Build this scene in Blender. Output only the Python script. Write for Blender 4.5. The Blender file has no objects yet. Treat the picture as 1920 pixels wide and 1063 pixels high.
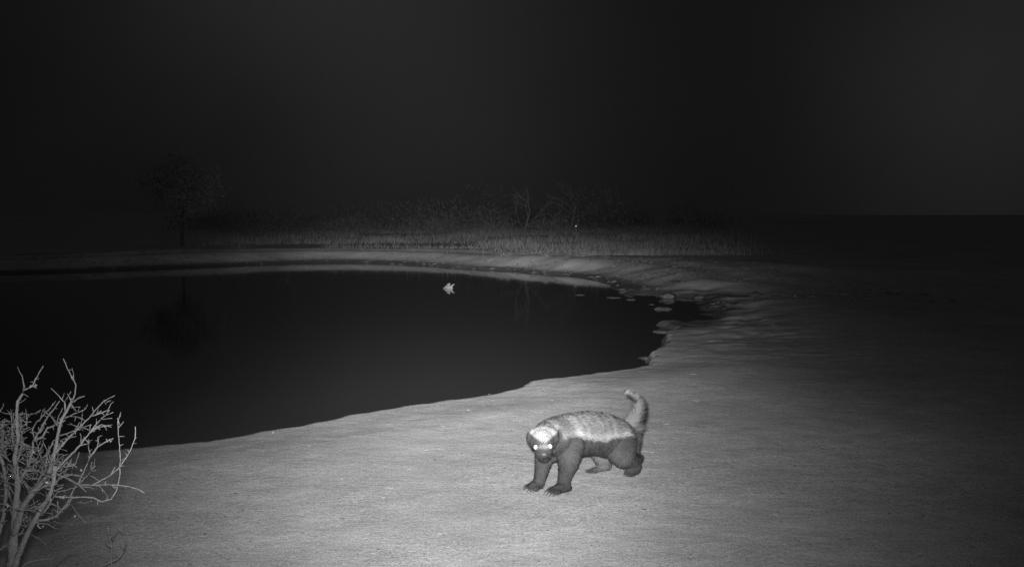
import bpy, bmesh, math, random
import numpy as np
from mathutils import Vector, Matrix, noise
from mathutils.bvhtree import BVHTree

S = bpy.context.scene
COL = S.collection
R = math.radians

# ------------------------------------------------------------------ camera
CAM_H = 1.10
FPX = 1970.0                      # focal length in pixels of the 1920 wide photograph
PITCH = R(3.8)
cam_d = bpy.data.cameras.new('camera')
cam_d.sensor_width = 36.0
cam_d.lens = FPX / 1920.0 * 36.0
cam_d.clip_start = 0.05
cam_d.clip_end = 3000
cam = bpy.data.objects.new('camera', cam_d)
cam.location = (0, 0, CAM_H)
cam.rotation_euler = (math.pi / 2 - PITCH, 0, 0)
COL.objects.link(cam)
S.camera = cam

# ------------------------------------------------------------------ exposure
S.view_settings.view_transform = 'Standard'
S.view_settings.look = 'None'
S.view_settings.exposure = 0
S.view_settings.gamma = 1

# ------------------------------------------------------------------ night sky
world = bpy.data.worlds.new('World')
S.world = world
world.use_nodes = True
nt = world.node_tree
nt.nodes.clear()
def N(nt, typ, **kw):
    n = nt.nodes.new(typ)
    for k, v in kw.items():
        setattr(n, k, v)
    return n
def math_n(nt, op, a, b=None, c=None):
    n = nt.nodes.new('ShaderNodeMath'); n.operation = op
    for i, v in enumerate((a, b, c)):
        if v is None: continue
        if isinstance(v, (int, float)): n.inputs[i].default_value = v
        else: nt.links.new(v, n.inputs[i])
    return n.outputs[0]
tc = N(nt, 'ShaderNodeTexCoord')
def sky_glow(direction, sx, amp):
    """a soft patch of flash backscatter painted around one direction of the night sky"""
    d = N(nt, 'ShaderNodeVectorMath', operation='SUBTRACT')
    nt.links.new(tc.outputs['Generated'], d.inputs[0]); d.inputs[1].default_value = direction
    m = N(nt, 'ShaderNodeVectorMath', operation='MULTIPLY')
    nt.links.new(d.outputs[0], m.inputs[0]); m.inputs[1].default_value = sx
    l = N(nt, 'ShaderNodeVectorMath', operation='LENGTH')
    nt.links.new(m.outputs[0], l.inputs[0])
    sq = math_n(nt, 'MULTIPLY', l.outputs['Value'], l.outputs['Value'])
    e = math_n(nt, 'POWER', 2.718, math_n(nt, 'MULTIPLY', sq, -1.0))
    return math_n(nt, 'MULTIPLY', e, amp)
def ray(px, py):
    a = (px - 960) / FPX; b = (531.5 - py) / FPX
    v = Vector((a, math.cos(PITCH) + b * math.sin(PITCH), -math.sin(PITCH) + b * math.cos(PITCH)))
    return v
acc = None
for (px, py), sx, amp in (((1850, 110), (7.0, 2, 5.4), .0115), ((700, 150), (2.6, 2, 2.6), .0020), ((560, -40), (6, 3, 9), .006)):
    g = sky_glow(tuple(ray(px, py).normalized()), sx, amp)  # backscatter of the flash, painted into the sky
    acc = g if acc is None else math_n(nt, 'ADD', acc, g)
acc = math_n(nt, 'ADD', acc, .0038)
ns = N(nt, 'ShaderNodeTexNoise'); ns.inputs['Scale'].default_value = 5; ns.inputs['Detail'].default_value = 5
nt.links.new(tc.outputs['Generated'], ns.inputs['Vector'])
acc = math_n(nt, 'MULTIPLY', acc, math_n(nt, 'MULTIPLY_ADD', ns.outputs['Fac'], .7, .65))
# glow added high overhead, out of view, to lift the dark ground
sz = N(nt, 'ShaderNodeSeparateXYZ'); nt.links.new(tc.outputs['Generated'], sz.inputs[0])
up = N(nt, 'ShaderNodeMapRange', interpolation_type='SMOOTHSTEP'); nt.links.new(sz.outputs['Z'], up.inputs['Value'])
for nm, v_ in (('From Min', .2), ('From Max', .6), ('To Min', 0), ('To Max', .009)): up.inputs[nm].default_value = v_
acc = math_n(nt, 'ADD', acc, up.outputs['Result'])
bg = N(nt, 'ShaderNodeBackground'); wo = N(nt, 'ShaderNodeOutputWorld')
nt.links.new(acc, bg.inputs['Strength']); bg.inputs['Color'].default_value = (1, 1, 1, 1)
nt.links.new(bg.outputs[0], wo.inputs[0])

# ------------------------------------------------------------------ the infrared flash beside the lens (the only lamp)
ld = bpy.data.lights.new('infrared_flash', 'SPOT')
ld.energy = 32000
ld.shadow_soft_size = 0.03
ld.spot_size = R(150)
ld.spot_blend = 0.3
ld.use_nodes = True
lt = ld.node_tree; lt.nodes.clear()
ltc = N(lt, 'ShaderNodeTexCoord')
sep = N(lt, 'ShaderNodeSeparateXYZ'); lt.links.new(ltc.outputs['Normal'], sep.inputs[0])
az_ = math_n(lt, 'MAXIMUM', math_n(lt, 'ABSOLUTE', sep.outputs['Z']), .02)
u = math_n(lt, 'DIVIDE', sep.outputs['X'], az_)
v = math_n(lt, 'DIVIDE', sep.outputs['Y'], az_)
def curve(nt, x, pts, lo, hi):
    n = nt.nodes.new('ShaderNodeFloatCurve')
    nt.links.new(math_n(nt, 'DIVIDE', math_n(nt, 'SUBTRACT', x, lo), hi - lo), n.inputs['Value'])
    c = n.mapping.curves[0]
    xs = [((p - lo) / (hi - lo), q) for p, q in pts]
    while len(c.points) < len(xs): c.points.new(.5, .5)
    for p, q in zip(c.points, sorted(xs)): p.location = q; p.handle_type = 'AUTO_CLAMPED'
    n.mapping.update()
    return n.outputs[0]
# how the lamp throws its light: sideways and up/down (tangent of the angle from its axis; its axis is level)
H_PROF = [(-1.0, .0), (-.8, .005), (-.62, .012), (-.50, .04), (-.42, .055), (-.30, .23), (-.2, .52), (-.08, .9), (0, 1.0), (.1, .92),
          (.2, .57), (.28, .35), (.38, .18), (.46, .092), (.54, .045), (.66, .02), (1.0, .01)]
V_PROF = [(-1.0, .01), (-.5, .02), (-.34, .050), (-.26, .092), (-.17, .30), (-.13, .44), (-.10, .58), (-.07, .85), (-.045, 1.0), (0, .92), (.03, .8), (.07, .45),
          (.15, .14), (.3, .06), (1, 0)]
# the beam is wider below its axis than on and above it
G_PROF = [(-1, .5), (-.3, .5), (-.25, .51), (-.2, .60), (-.15, .73), (-.1, .77), (0, .78), (1, .78)]
u = math_n(lt, 'MULTIPLY', u, math_n(lt, 'MULTIPLY', curve(lt, v, G_PROF, -1, 1), 2.0))
u = math_n(lt, 'MAXIMUM', math_n(lt, 'MINIMUM', u, .999), -.999)
prof = math_n(lt, 'MULTIPLY', curve(lt, u, H_PROF, -1, 1), curve(lt, v, V_PROF, -1, 1))
em = N(lt, 'ShaderNodeEmission'); lo_ = N(lt, 'ShaderNodeOutputLight')
lt.links.new(prof, em.inputs['Strength']); lt.links.new(em.outputs[0], lo_.inputs[0])
lamp = bpy.data.objects.new('infrared_flash', ld)
lamp.location = (-0.014, 0.03, CAM_H + 0.047)
LAMP_YAW = R(3.0)
lamp.rotation_euler = (math.pi / 2, 0, LAMP_YAW)
COL.objects.link(lamp)

# ================================================================== helpers
def W(px, py, Y):
    """point at distance Y in front of the camera trap that the photograph shows at px, py"""
    d = ray(px, py)
    return Vector((0, 0, CAM_H)) + d * (Y / d.y)
def on_z(px, py, z=0.0):
    d = ray(px, py)
    t = (z - CAM_H) / d.z
    return Vector((0, 0, CAM_H)) + d * t
def obj(name, me, mat=None, parent=None):
    o = bpy.data.objects.new(name, me)
    COL.objects.link(o)
    if mat is not None and not me.materials: me.materials.append(mat)
    if parent is not None: o.parent = parent
    return o
def empty(name, loc):
    o = bpy.data.objects.new(name, None); COL.objects.link(o); o.location = loc
    o.empty_display_size = .1
    return o
def tag(o, label=None, cat=None, group=None, kind=None):
    if label: o['label'] = label
    if cat: o['category'] = cat
    if group: o['group'] = group
    if kind: o['kind'] = kind
    return o
def mesh_np(name, verts, faces, smooth=True):
    """faces: (n,k) array"""
    me = bpy.data.meshes.new(name)
    verts = np.asarray(verts, dtype=np.float32); faces = np.asarray(faces, dtype=np.int32)
    n, k = faces.shape
    me.vertices.add(len(verts)); me.vertices.foreach_set('co', verts.ravel())
    me.loops.add(n * k); me.loops.foreach_set('vertex_index', faces.ravel())
    me.polygons.add(n); me.polygons.foreach_set('loop_start', np.arange(0, n * k, k, dtype=np.int32))
    me.polygons.foreach_set('loop_total', np.full(n, k, dtype=np.int32))
    me.polygons.foreach_set('use_smooth', np.full(n, smooth, dtype=bool))
    me.update(calc_edges=True); me.validate()
    return me
def vattr(me, name, vals):
    a = me.attributes.new(name, 'FLOAT', 'POINT')
    a.data.foreach_set('value', np.asarray(vals, dtype=np.float32))

def mat_new(name):
    m = bpy.data.materials.new(name); m.use_nodes = True
    t = m.node_tree; t.nodes.clear()
    out = N(t, 'ShaderNodeOutputMaterial'); b = N(t, 'ShaderNodeBsdfPrincipled')
    t.links.new(b.outputs[0], out.inputs[0])
    return m, t, b
def noise_n(t, vec, scale, detail=4, rough=.55):
    n = N(t, 'ShaderNodeTexNoise'); n.inputs['Scale'].default_value = scale
    n.inputs['Detail'].default_value = detail; n.inputs['Roughness'].default_value = rough
    t.links.new(vec, n.inputs['Vector']); return n.outputs['Fac']
def mr(t, x, a, b, c, d, smooth=False):
    n = N(t, 'ShaderNodeMapRange'); t.links.new(x, n.inputs['Value'])
    if smooth: n.interpolation_type = 'SMOOTHSTEP'
    for nm, v_ in (('From Min', a), ('From Max', b), ('To Min', c), ('To Max', d)): n.inputs[nm].default_value = v_
    return n.outputs['Result']
def gray(t, b, x):
    c = N(t, 'ShaderNodeCombineColor')
    for i in range(3): t.links.new(x, c.inputs[i])
    t.links.new(c.outputs[0], b.inputs['Base Color'])
def simple_mat(name, lo, hi, scale, rough=.85, spec=.2, bump=0):
    m, t, b = mat_new(name)
    tc = N(t, 'ShaderNodeTexCoord')
    n = noise_n(t, tc.outputs['Object'], scale)
    gray(t, b, mr(t, n, .3, .7, lo, hi))
    b.inputs['Roughness'].default_value = rough; b.inputs['Specular IOR Level'].default_value = spec
    if bump:
        bp = N(t, 'ShaderNodeBump'); bp.inputs['Strength'].default_value = bump; bp.inputs['Distance'].default_value = .01
        t.links.new(n, bp.inputs['Height']); t.links.new(bp.outputs[0], b.inputs['Normal'])
    return m

# ================================================================== the ground with the pond basin
WATER = -0.12
def poly_world(pts, z): return [on_z(x, y, z).to_2d() for x, y in pts]
near = [(-330, 905), (-150, 880), (40, 850), (180, 838), (290, 828), (370, 821), (420, 815), (470, 806), (545, 796), (620, 781), (690, 766),
        (765, 754), (800, 751), (860, 742), (915, 735), (950, 727), (968, 717), (990, 711), (1060, 703), (1100, 698),
        (1140, 692), (1175, 688), (1205, 682)]
east = [(1216, 664), (1242, 650), (1240, 632), (1262, 612), (1230, 602), (1252, 596), (1285, 600), (1310, 590), (1318, 580),
        (1306, 570), (1308, 560), (1290, 554), (1262, 553), (1246, 572), (1240, 560), (1222, 550), (1200, 549), (1188, 556), (1160, 549)]
far = [(1130, 534), (1100, 526), (1050, 518), (990, 514), (940, 509), (900, 507), (850, 504), (800, 500), (720, 495), (640, 493), (560, 494),
       (480, 497), (380, 501), (250, 506), (120, 511), (0, 515), (-200, 521), (-500, 535)]
NEAR_EDGE_Z = -0.03
pond = poly_world(near, NEAR_EDGE_Z) + poly_world(east, -.08) + poly_world(far, WATER)
PP = np.array([[p.x, p.y] for p in pond])

def sdist(X, Y):
    d2 = np.full(X.shape, 1e18); inside = np.zeros(X.shape, bool)
    n = len(PP)
    for i in range(n):
        ax, ay = PP[i]; bx, by = PP[(i + 1) % n]
        ex, ey = bx - ax, by - ay
        t = np.clip(((X - ax) * ex + (Y - ay) * ey) / (ex * ex + ey * ey), 0, 1)
        d2 = np.minimum(d2, (X - ax - t * ex) ** 2 + (Y - ay - t * ey) ** 2)
        c = (ay > Y) != (by > Y)
        with np.errstate(divide='ignore', invalid='ignore'):
            xi = ax + (Y - ay) / (by - ay) * ex
        inside ^= c & (X < xi)
    d = np.sqrt(d2)
    return np.where(inside, -d, d)

rng = np.random.default_rng(5)
def vnoise(X, Y, s, seed):
    """value noise, numpy"""
    ca, sa_ = math.cos(.6 + seed * 1.13), math.sin(.6 + seed * 1.13); X, Y = X * ca - Y * sa_, X * sa_ + Y * ca
    x = X / s + 1000.3 + seed * 17.7; y = Y / s + 1000.7 + seed * 9.1
    xi = np.floor(x).astype(np.int64); yi = np.floor(y).astype(np.int64)
    fx = x - xi; fy = y - yi
    fx = fx * fx * (3 - 2 * fx); fy = fy * fy * (3 - 2 * fy)
    def h(i, j):
        k = (i * 374761393 + j * 668265263 + seed * 974634777) & 0x7fffffff
        k = ((k ^ (k >> 13)) * 1274126177) & 0x7fffffff
        return ((k ^ (k >> 16)) & 0xffff) / 65535.0
    return (h(xi, yi) * (1 - fx) + h(xi + 1, yi) * fx) * (1 - fy) + (h(xi, yi + 1) * (1 - fx) + h(xi + 1, yi + 1) * fx) * fy - .5
def sst(a, b, x):
    t = np.clip((x - a) / (b - a), 0, 1); return t * t * (3 - 2 * t)

ridge_px = [(1235, 668), (1300, 640), (1345, 600), (1400, 560), (1480, 566), (1570, 586), (1700, 625), (1900, 690), (2150, 800)]
RG = np.array([[p.x, p.y] for p in poly_world(ridge_px, 0.02)])
def line_dist(X, Y, L):
    d2 = np.full(X.shape, 1e18)
    for i in range(len(L) - 1):
        ax, ay = L[i]; ex, ey = L[i + 1] - L[i]
        t = np.clip(((X - ax) * ex + (Y - ay) * ey) / (ex * ex + ey * ey), 0, 1)
        d2 = np.minimum(d2, (X - ax - t * ex) ** 2 + (Y - ay - t * ey) ** 2)
    return np.sqrt(d2)

def ground_z(X, Y, full=False):
    X = np.asarray(X, float); Y = np.asarray(Y, float)
    nr = 1 - sst(9, 15, Y)
    wob = vnoise(X, Y, .35, 3) * (.10 - .04 * nr) + (vnoise(X, Y, .12, 4) * .06 + vnoise(X, Y, .055, 14) * .045) * nr + vnoise(X, Y, .9, 9) * .12 * (1 - .85 * nr)
    farness = sst(9, 15, Y)                       # 0 on our shore, 1 on the far one
    eastn = sst(1.2, 2.6, X) * sst(7.0, 8.5, Y) * (1 - sst(15, 19, Y))
    d = sdist(X, Y) + wob * (.6 + .2 * farness + 1.0 * eastn) * sst(0, 1, np.abs(Y)) 
    und = vnoise(X, Y, 2.2, 1) * .03 * (1 - .6 * sst(6, 9, Y)) + vnoise(X, Y, .8, 2) * .014 * (1 - .7 * sst(6, 9, Y)) + vnoise(X, Y, .28, 5) * .007 + vnoise(X, Y, .1, 6) * .004
    lip = NEAR_EDGE_Z + und * .35 + (0.03 - 0) * sst(0, .8, d)
    soft = 1 - sst(-1.9, -1.0, X)          # towards the left the bank runs out flat and wet
    z_near = WATER - .02 + (lip - WATER + .02) * (sst(-.03, .07, d) * (1 - soft) + soft * sst(-.12, .12, d))
    # the far bank: a wet foot, a face, a flat top with a second low step
    rough_b = vnoise(X, Y, .9, 61) * .02 + vnoise(X, Y, .35, 62) * .008 + np.maximum(vnoise(X, Y, 2.5, 63), 0) * .10
    z_far = WATER - .015 + .07 * sst(-.1, .5, d) + .20 * sst(.45, 1.5, d) + .06 * sst(2.0, 2.5, d) - .03 * sst(1.5, 1.9, d) + und * .5 * sst(0, 1.2, d) + rough_b * sst(.3, 1.3, d) * (1 - sst(3, 6, d))
    # the trampled muddy inlet on the right
    z_east = WATER - .02 + .05 * sst(-.1, .5, d) + .10 * sst(.3, 1.6, d) + (vnoise(X, Y, .45, 21) * .08 + vnoise(X, Y, .2, 22) * .05) * sst(-.5, .2, d) * (1 - sst(.4, 1.2, d))
    z = z_near * (1 - farness) + z_far * farness
    z = z * (1 - eastn) + z_east * eastn
    rd = line_dist(X, Y, RG)
    # behind the low ridge on the right the land falls away
    az = X / np.maximum(Y, .5)
    yr = np.interp(az, RG[:, 0] / RG[:, 1], RG[:, 1])
    z = z - .05 * sst(.3, 7, Y - yr) * (1 - sst(9, 26, Y - yr)) * sst(.17, .40, az) * sst(1.0, 3.0, d) * (Y > 1)
    z = z + np.exp(-(rd / .9) ** 2) * .05 * sst(.1, 1.0, d)
    bed = WATER - .05 - .35 * sst(0, 2.0, -d)
    z = np.where(d < -.12, np.minimum(z, bed + .0 * z), z)
    z = z + sst(60, 300, Y) * 1.0 * 0
    # the land a long way off
    rr = np.sqrt(X * X + Y * Y)
    z = z + vnoise(X, Y, 35, 31) * .5 * sst(50, 140, rr)
    # outside the pond the ground always stays above the water
    z = np.where(d > .12, np.maximum(z, WATER + .012), z)
    if full: return z, d
    return z

ys = [-3.0]
while ys[-1] < 700:
    y = ys[-1]; ys.append(y + (max(.035, .0042 * max(y, 0)) if 2 < y < 60 else (.12 if y <= 2 else y * .03)))
ys = np.array(ys)
ts = np.concatenate([-np.geomspace(2.2, .46, 50), np.linspace(-.45, .45, 420), np.geomspace(.46, 2.2, 50)])
TT, YY = np.meshgrid(ts, ys)
XX = TT * (YY + 3.5)
ZZ, DD = ground_z(XX, YY, True)
nv, nu = XX.shape
idx = np.arange(nv * nu).reshape(nv, nu)
F = np.stack([idx[:-1, :-1], idx[:-1, 1:], idx[1:, 1:], idx[1:, :-1]], -1).reshape(-1, 4)
gme = mesh_np('ground', np.stack([XX, YY, ZZ], -1).reshape(-1, 3), F)
vattr(gme, 'shore', DD.ravel())

def gz(x, y): return float(ground_z(np.array([x]), np.array([y]))[0])

gm, t, b = mat_new('dry_mud')
tc_ = N(t, 'ShaderNodeTexCoord'); O = tc_.outputs['Object']
big = noise_n(t, O, .7, 5); mid = noise_n(t, O, 5, 6, .65); fine = noise_n(t, O, 38, 6, .75); grit = noise_n(t, O, 160, 3, .7)
col = math_n(t, 'MULTIPLY', math_n(t, 'MULTIPLY', mr(t, big, .25, .75, .84, 1.14), mr(t, noise_n(t, O, 2.2, 6, .7), .3, .7, .9, 1.08)), mr(t, mid, .25, .75, .87, 1.12))
col = math_n(t, 'MULTIPLY', col, mr(t, fine, .2, .8, .82, 1.18))
col = math_n(t, 'MULTIPLY', col, math_n(t, 'MULTIPLY', mr(t, grit, .2, .8, .32, 1.68), mr(t, noise_n(t, O, 75, 2, .6), .25, .75, .84, 1.16)))
# lighter crusts and dark crumbs
vor = N(t, 'ShaderNodeTexVoronoi'); vor.inputs['Scale'].default_value = 19; t.links.new(O, vor.inputs['Vector'])
crumb = mr(t, vor.outputs['Distance'], .03, .09, .72, 1.0)
col = math_n(t, 'MULTIPLY', col, crumb)
sa = N(t, 'ShaderNodeAttribute', attribute_name='shore')
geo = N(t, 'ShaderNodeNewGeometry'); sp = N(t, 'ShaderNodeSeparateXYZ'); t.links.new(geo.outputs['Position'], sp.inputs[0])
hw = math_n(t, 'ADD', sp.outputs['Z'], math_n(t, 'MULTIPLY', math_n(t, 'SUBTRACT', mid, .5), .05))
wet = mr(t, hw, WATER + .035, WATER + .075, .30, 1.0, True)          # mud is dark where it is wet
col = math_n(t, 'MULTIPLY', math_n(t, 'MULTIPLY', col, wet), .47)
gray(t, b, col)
b.inputs['Roughness'].default_value = .95; b.inputs['Specular IOR Level'].default_value = .1
v2 = N(t, 'ShaderNodeTexVoronoi'); v2.feature = 'SMOOTH_F1'; v2.inputs['Scale'].default_value = 6.5; v2.inputs['Smoothness'].default_value = .5; t.links.new(O, v2.inputs['Vector'])
mid = math_n(t, 'ADD', mid, math_n(t, 'MULTIPLY', mr(t, v2.outputs['Distance'], .05, .35, 0, 1), .12))
bh = math_n(t, 'ADD', math_n(t, 'MULTIPLY', mid, 1.0), math_n(t, 'ADD', math_n(t, 'MULTIPLY', fine, .35), math_n(t, 'MULTIPLY', grit, .07)))
bp = N(t, 'ShaderNodeBump'); bp.inputs['Strength'].default_value = .42; bp.inputs['Distance'].default_value = .022
t.links.new(bh, bp.inputs['Height']); t.links.new(bp.outputs[0], b.inputs['Normal'])
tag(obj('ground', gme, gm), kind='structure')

# ------------------------------------------------------------------ water
wm, t, b = mat_new('pond_water')
b.inputs['Base Color'].default_value = (.06, .06, .06, 1)
b.inputs['Roughness'].default_value = .045; b.inputs['IOR'].default_value = 1.33
tc_ = N(t, 'ShaderNodeTexCoord')
rp = noise_n(t, tc_.outputs['Object'], 2.5, 3)
bp = N(t, 'ShaderNodeBump'); bp.inputs['Strength'].default_value = .03; bp.inputs['Distance'].default_value = .02
t.links.new(rp, bp.inputs['Height']); t.links.new(bp.outputs[0], b.inputs['Normal'])
x0, y0 = PP.min(0) - .3; x1, y1 = PP.max(0) + .3
wme = mesh_np('water', [(x0, y0, WATER), (x1, y0, WATER), (x1, y1, WATER), (x0, y1, WATER)], [(0, 1, 2, 3)], False)
tag(obj('water', wme, wm), kind='structure')

# ================================================================== blades (grass, fur)
def blades(P, D, L, Wd, seed=0, bend=None, face=None):
    """P roots (n,3), D directions, L lengths, Wd widths -> tapered slivers, each with a random facing"""
    r = np.random.default_rng(seed); n = len(P)
    A = r.normal(size=(n, 3))
    if face is not None: A = np.cross(D, face) + A * .25          # lie with the flat side outward
    A -= (A * D).sum(1, keepdims=True) * D; A /= np.linalg.norm(A, axis=1, keepdims=True) + 1e-9
    if bend is None: bend = np.zeros((n, 3))
    Lc = L[:, None]; Wc = Wd[:, None]
    mid_ = P + D * Lc * .55 + bend * .3
    tip = P + D * Lc + bend
    V = np.stack([P - A * Wc * .5, P + A * Wc * .5, mid_ + A * Wc * .38, mid_ - A * Wc * .38, tip], 1).reshape(-1, 3)
    b0 = np.arange(n)[:, None] * 5
    F1 = b0 + np.array([[0, 1, 2]]); F2 = b0 + np.array([[0, 2, 3]]); F3 = b0 + np.array([[3, 2, 4]])
    return V, np.concatenate([F1, F2, F3])

# ------------------------------------------------------------------ dry grass behind the far bank
n = 240000
yy = 23.5 + 50 * rng.random(n) ** 1.9; xx = (rng.random(n) * 1.5 - .85) * (yy + 2)
dens = vnoise(xx, yy, 2.6, 40) + vnoise(xx, yy, .9, 41) * .8
zz, dd = ground_z(xx, yy, True)
keep = ((dd > .55) & (rng.random(n) < np.where(dd > 2.2, 1, .35)) & (dd > .5 + 4.5 * np.clip(vnoise(xx, yy, 1.5, 44) + vnoise(xx, yy, .5, 45) * .6 + .45, 0, 1) ** 2)) & ((dens > -.10) | (yy < 27)) & (rng.random(n) > np.maximum(sst(.12, .26, xx / yy), sst(.22, .36, -xx / yy))) & (dens > -.40 + .25 * (rng.random(n) - .5))
xx, yy, zz, dens, ddk = xx[keep], yy[keep], zz[keep], dens[keep], dd[keep]; n = len(xx)
D = np.stack([rng.normal(0, .22, n), rng.normal(0, .22, n), np.ones(n)], 1); D /= np.linalg.norm(D, axis=1, keepdims=True)
L = (.05 + .26 * np.clip(dens + .25, 0, 1) * sst(1.8, 6, np.abs(ddk))) * (.5 + .9 * rng.random(n))
V, Fb = blades(np.stack([xx, yy, zz - .01], 1), D, L, (.004 + .005 * rng.random(n)) * (.6 + yy / 45), 2, bend=rng.normal(0, .05, (n, 3)))
grass_m = simple_mat('dry_grass', .09, .22, 1.3)
tag(obj('grass', mesh_np('grass', V, Fb, False), grass_m), 'pale dry grass covering the flat land behind the far bank', 'grass', kind='stuff')

# ------------------------------------------------------------------ scrub far off, hiding the horizon
n = 240000
cy = 46 + 75 * rng.random(420) ** 1.3; cx = (rng.random(420) * 1.7 - .85) * cy
cr = .7 + 1.7 * rng.random(420); ch = cr * (.35 + .4 * rng.random(420))
ci = rng.integers(0, 420, n)
q = rng.normal(size=(n, 3)); q /= np.linalg.norm(q, axis=1, keepdims=True); q *= rng.random((n, 1)) ** .45
P = np.stack([cx[ci] + q[:, 0] * cr[ci], cy[ci] + q[:, 1] * cr[ci], np.abs(q[:, 2]) * ch[ci] * 1.5], 1)
azp = P[:, 0] / P[:, 1]; kp = rng.random(n) > np.maximum(sst(.10, .24, azp), sst(.20, .36, -azp)); P = P[kp]; q = q[kp]; n = len(P)
P[:, 2] += ground_z(P[:, 0], P[:, 1])
D = q * .6 + rng.normal(0, .4, (n, 3)) + np.array([0, 0, .5]); D /= np.linalg.norm(D, axis=1, keepdims=True)
V, Fb = blades(P, D, .08 + .12 * rng.random(n), .02 + .03 * rng.random(n), 21)
tag(obj('scrub', mesh_np('scrub', V, Fb, False), simple_mat('dry_scrub', .065, .115, .5)), 'dim far scrubland beyond the grass', 'scrub', kind='stuff')

# ================================================================== tubes
def tube(path, rads, sides=7, wob=0, seed=0):
    r = random.Random(seed); vs = []; fs = []
    path = [Vector(p) for p in path]
    up = Vector((.13, .31, .94))
    prev = None
    for i, p in enumerate(path):
        d = (path[min(i + 1, len(path) - 1)] - path[max(i - 1, 0)]).normalized()
        a = d.cross(up if prev is None else prev[1]).normalized() if prev is None else (prev[0] - d * prev[0].dot(d)).normalized()
        bb = d.cross(a).normalized(); prev = (a, bb)
        for k in range(sides):
            an = 2 * math.pi * k / sides
            rr = rads[i] * (1 + wob * (r.random() - .5))
            vs.append(p + (a * math.cos(an) + bb * math.sin(an)) * rr)
    for i in range(len(path) - 1):
        for k in range(sides):
            k2 = (k + 1) % sides
            fs.append((i * sides + k, i * sides + k2, (i + 1) * sides + k2, (i + 1) * sides + k))
    for c, s in ((0, True), (len(path) - 1, False)):
        vs.append(path[c]); ci = len(vs) - 1
        for k in range(sides):
            q = (c * sides + k, c * sides + (k + 1) % sides)
            fs.append((ci, q[1], q[0], q[0]) if s else (ci, q[0], q[1], q[1]))
    return vs, fs
class MB:
    def __init__(s): s.v = []; s.f = []
    def add(s, vf):
        o = len(s.v); s.v += [tuple(p) for p in vf[0]]; s.f += [tuple(i + o for i in f) for f in vf[1]]
    def build(s, name, mat, parent=None, smooth=True):
        me = bpy.data.meshes.new(name)
        fs = [tuple(dict.fromkeys(f)) for f in s.f]
        me.from_pydata(s.v, [], fs); me.update()
        me.polygons.foreach_set('use_smooth', [smooth] * len(me.polygons))
        return obj(name, me, mat, parent)

# ================================================================== the bare shrub at the lower left
bark, t, b = mat_new('bark')
tc_ = N(t, 'ShaderNodeTexCoord'); O = tc_.outputs['Object']
n1 = noise_n(t, O, 60, 5, .7); n2 = noise_n(t, O, 260, 3, .7)
gray(t, b, math_n(t, 'MULTIPLY', mr(t, n1, .25, .75, .13, .27), mr(t, n2, .25, .75, .6, 1.35)))
b.inputs['Roughness'].default_value = .9; b.inputs['Specular IOR Level'].default_value = .15
bp = N(t, 'ShaderNodeBump'); bp.inputs['Strength'].default_value = .8; bp.inputs['Distance'].default_value = .004
t.links.new(n1, bp.inputs['Height']); t.links.new(bp.outputs[0], b.inputs['Normal'])

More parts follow.
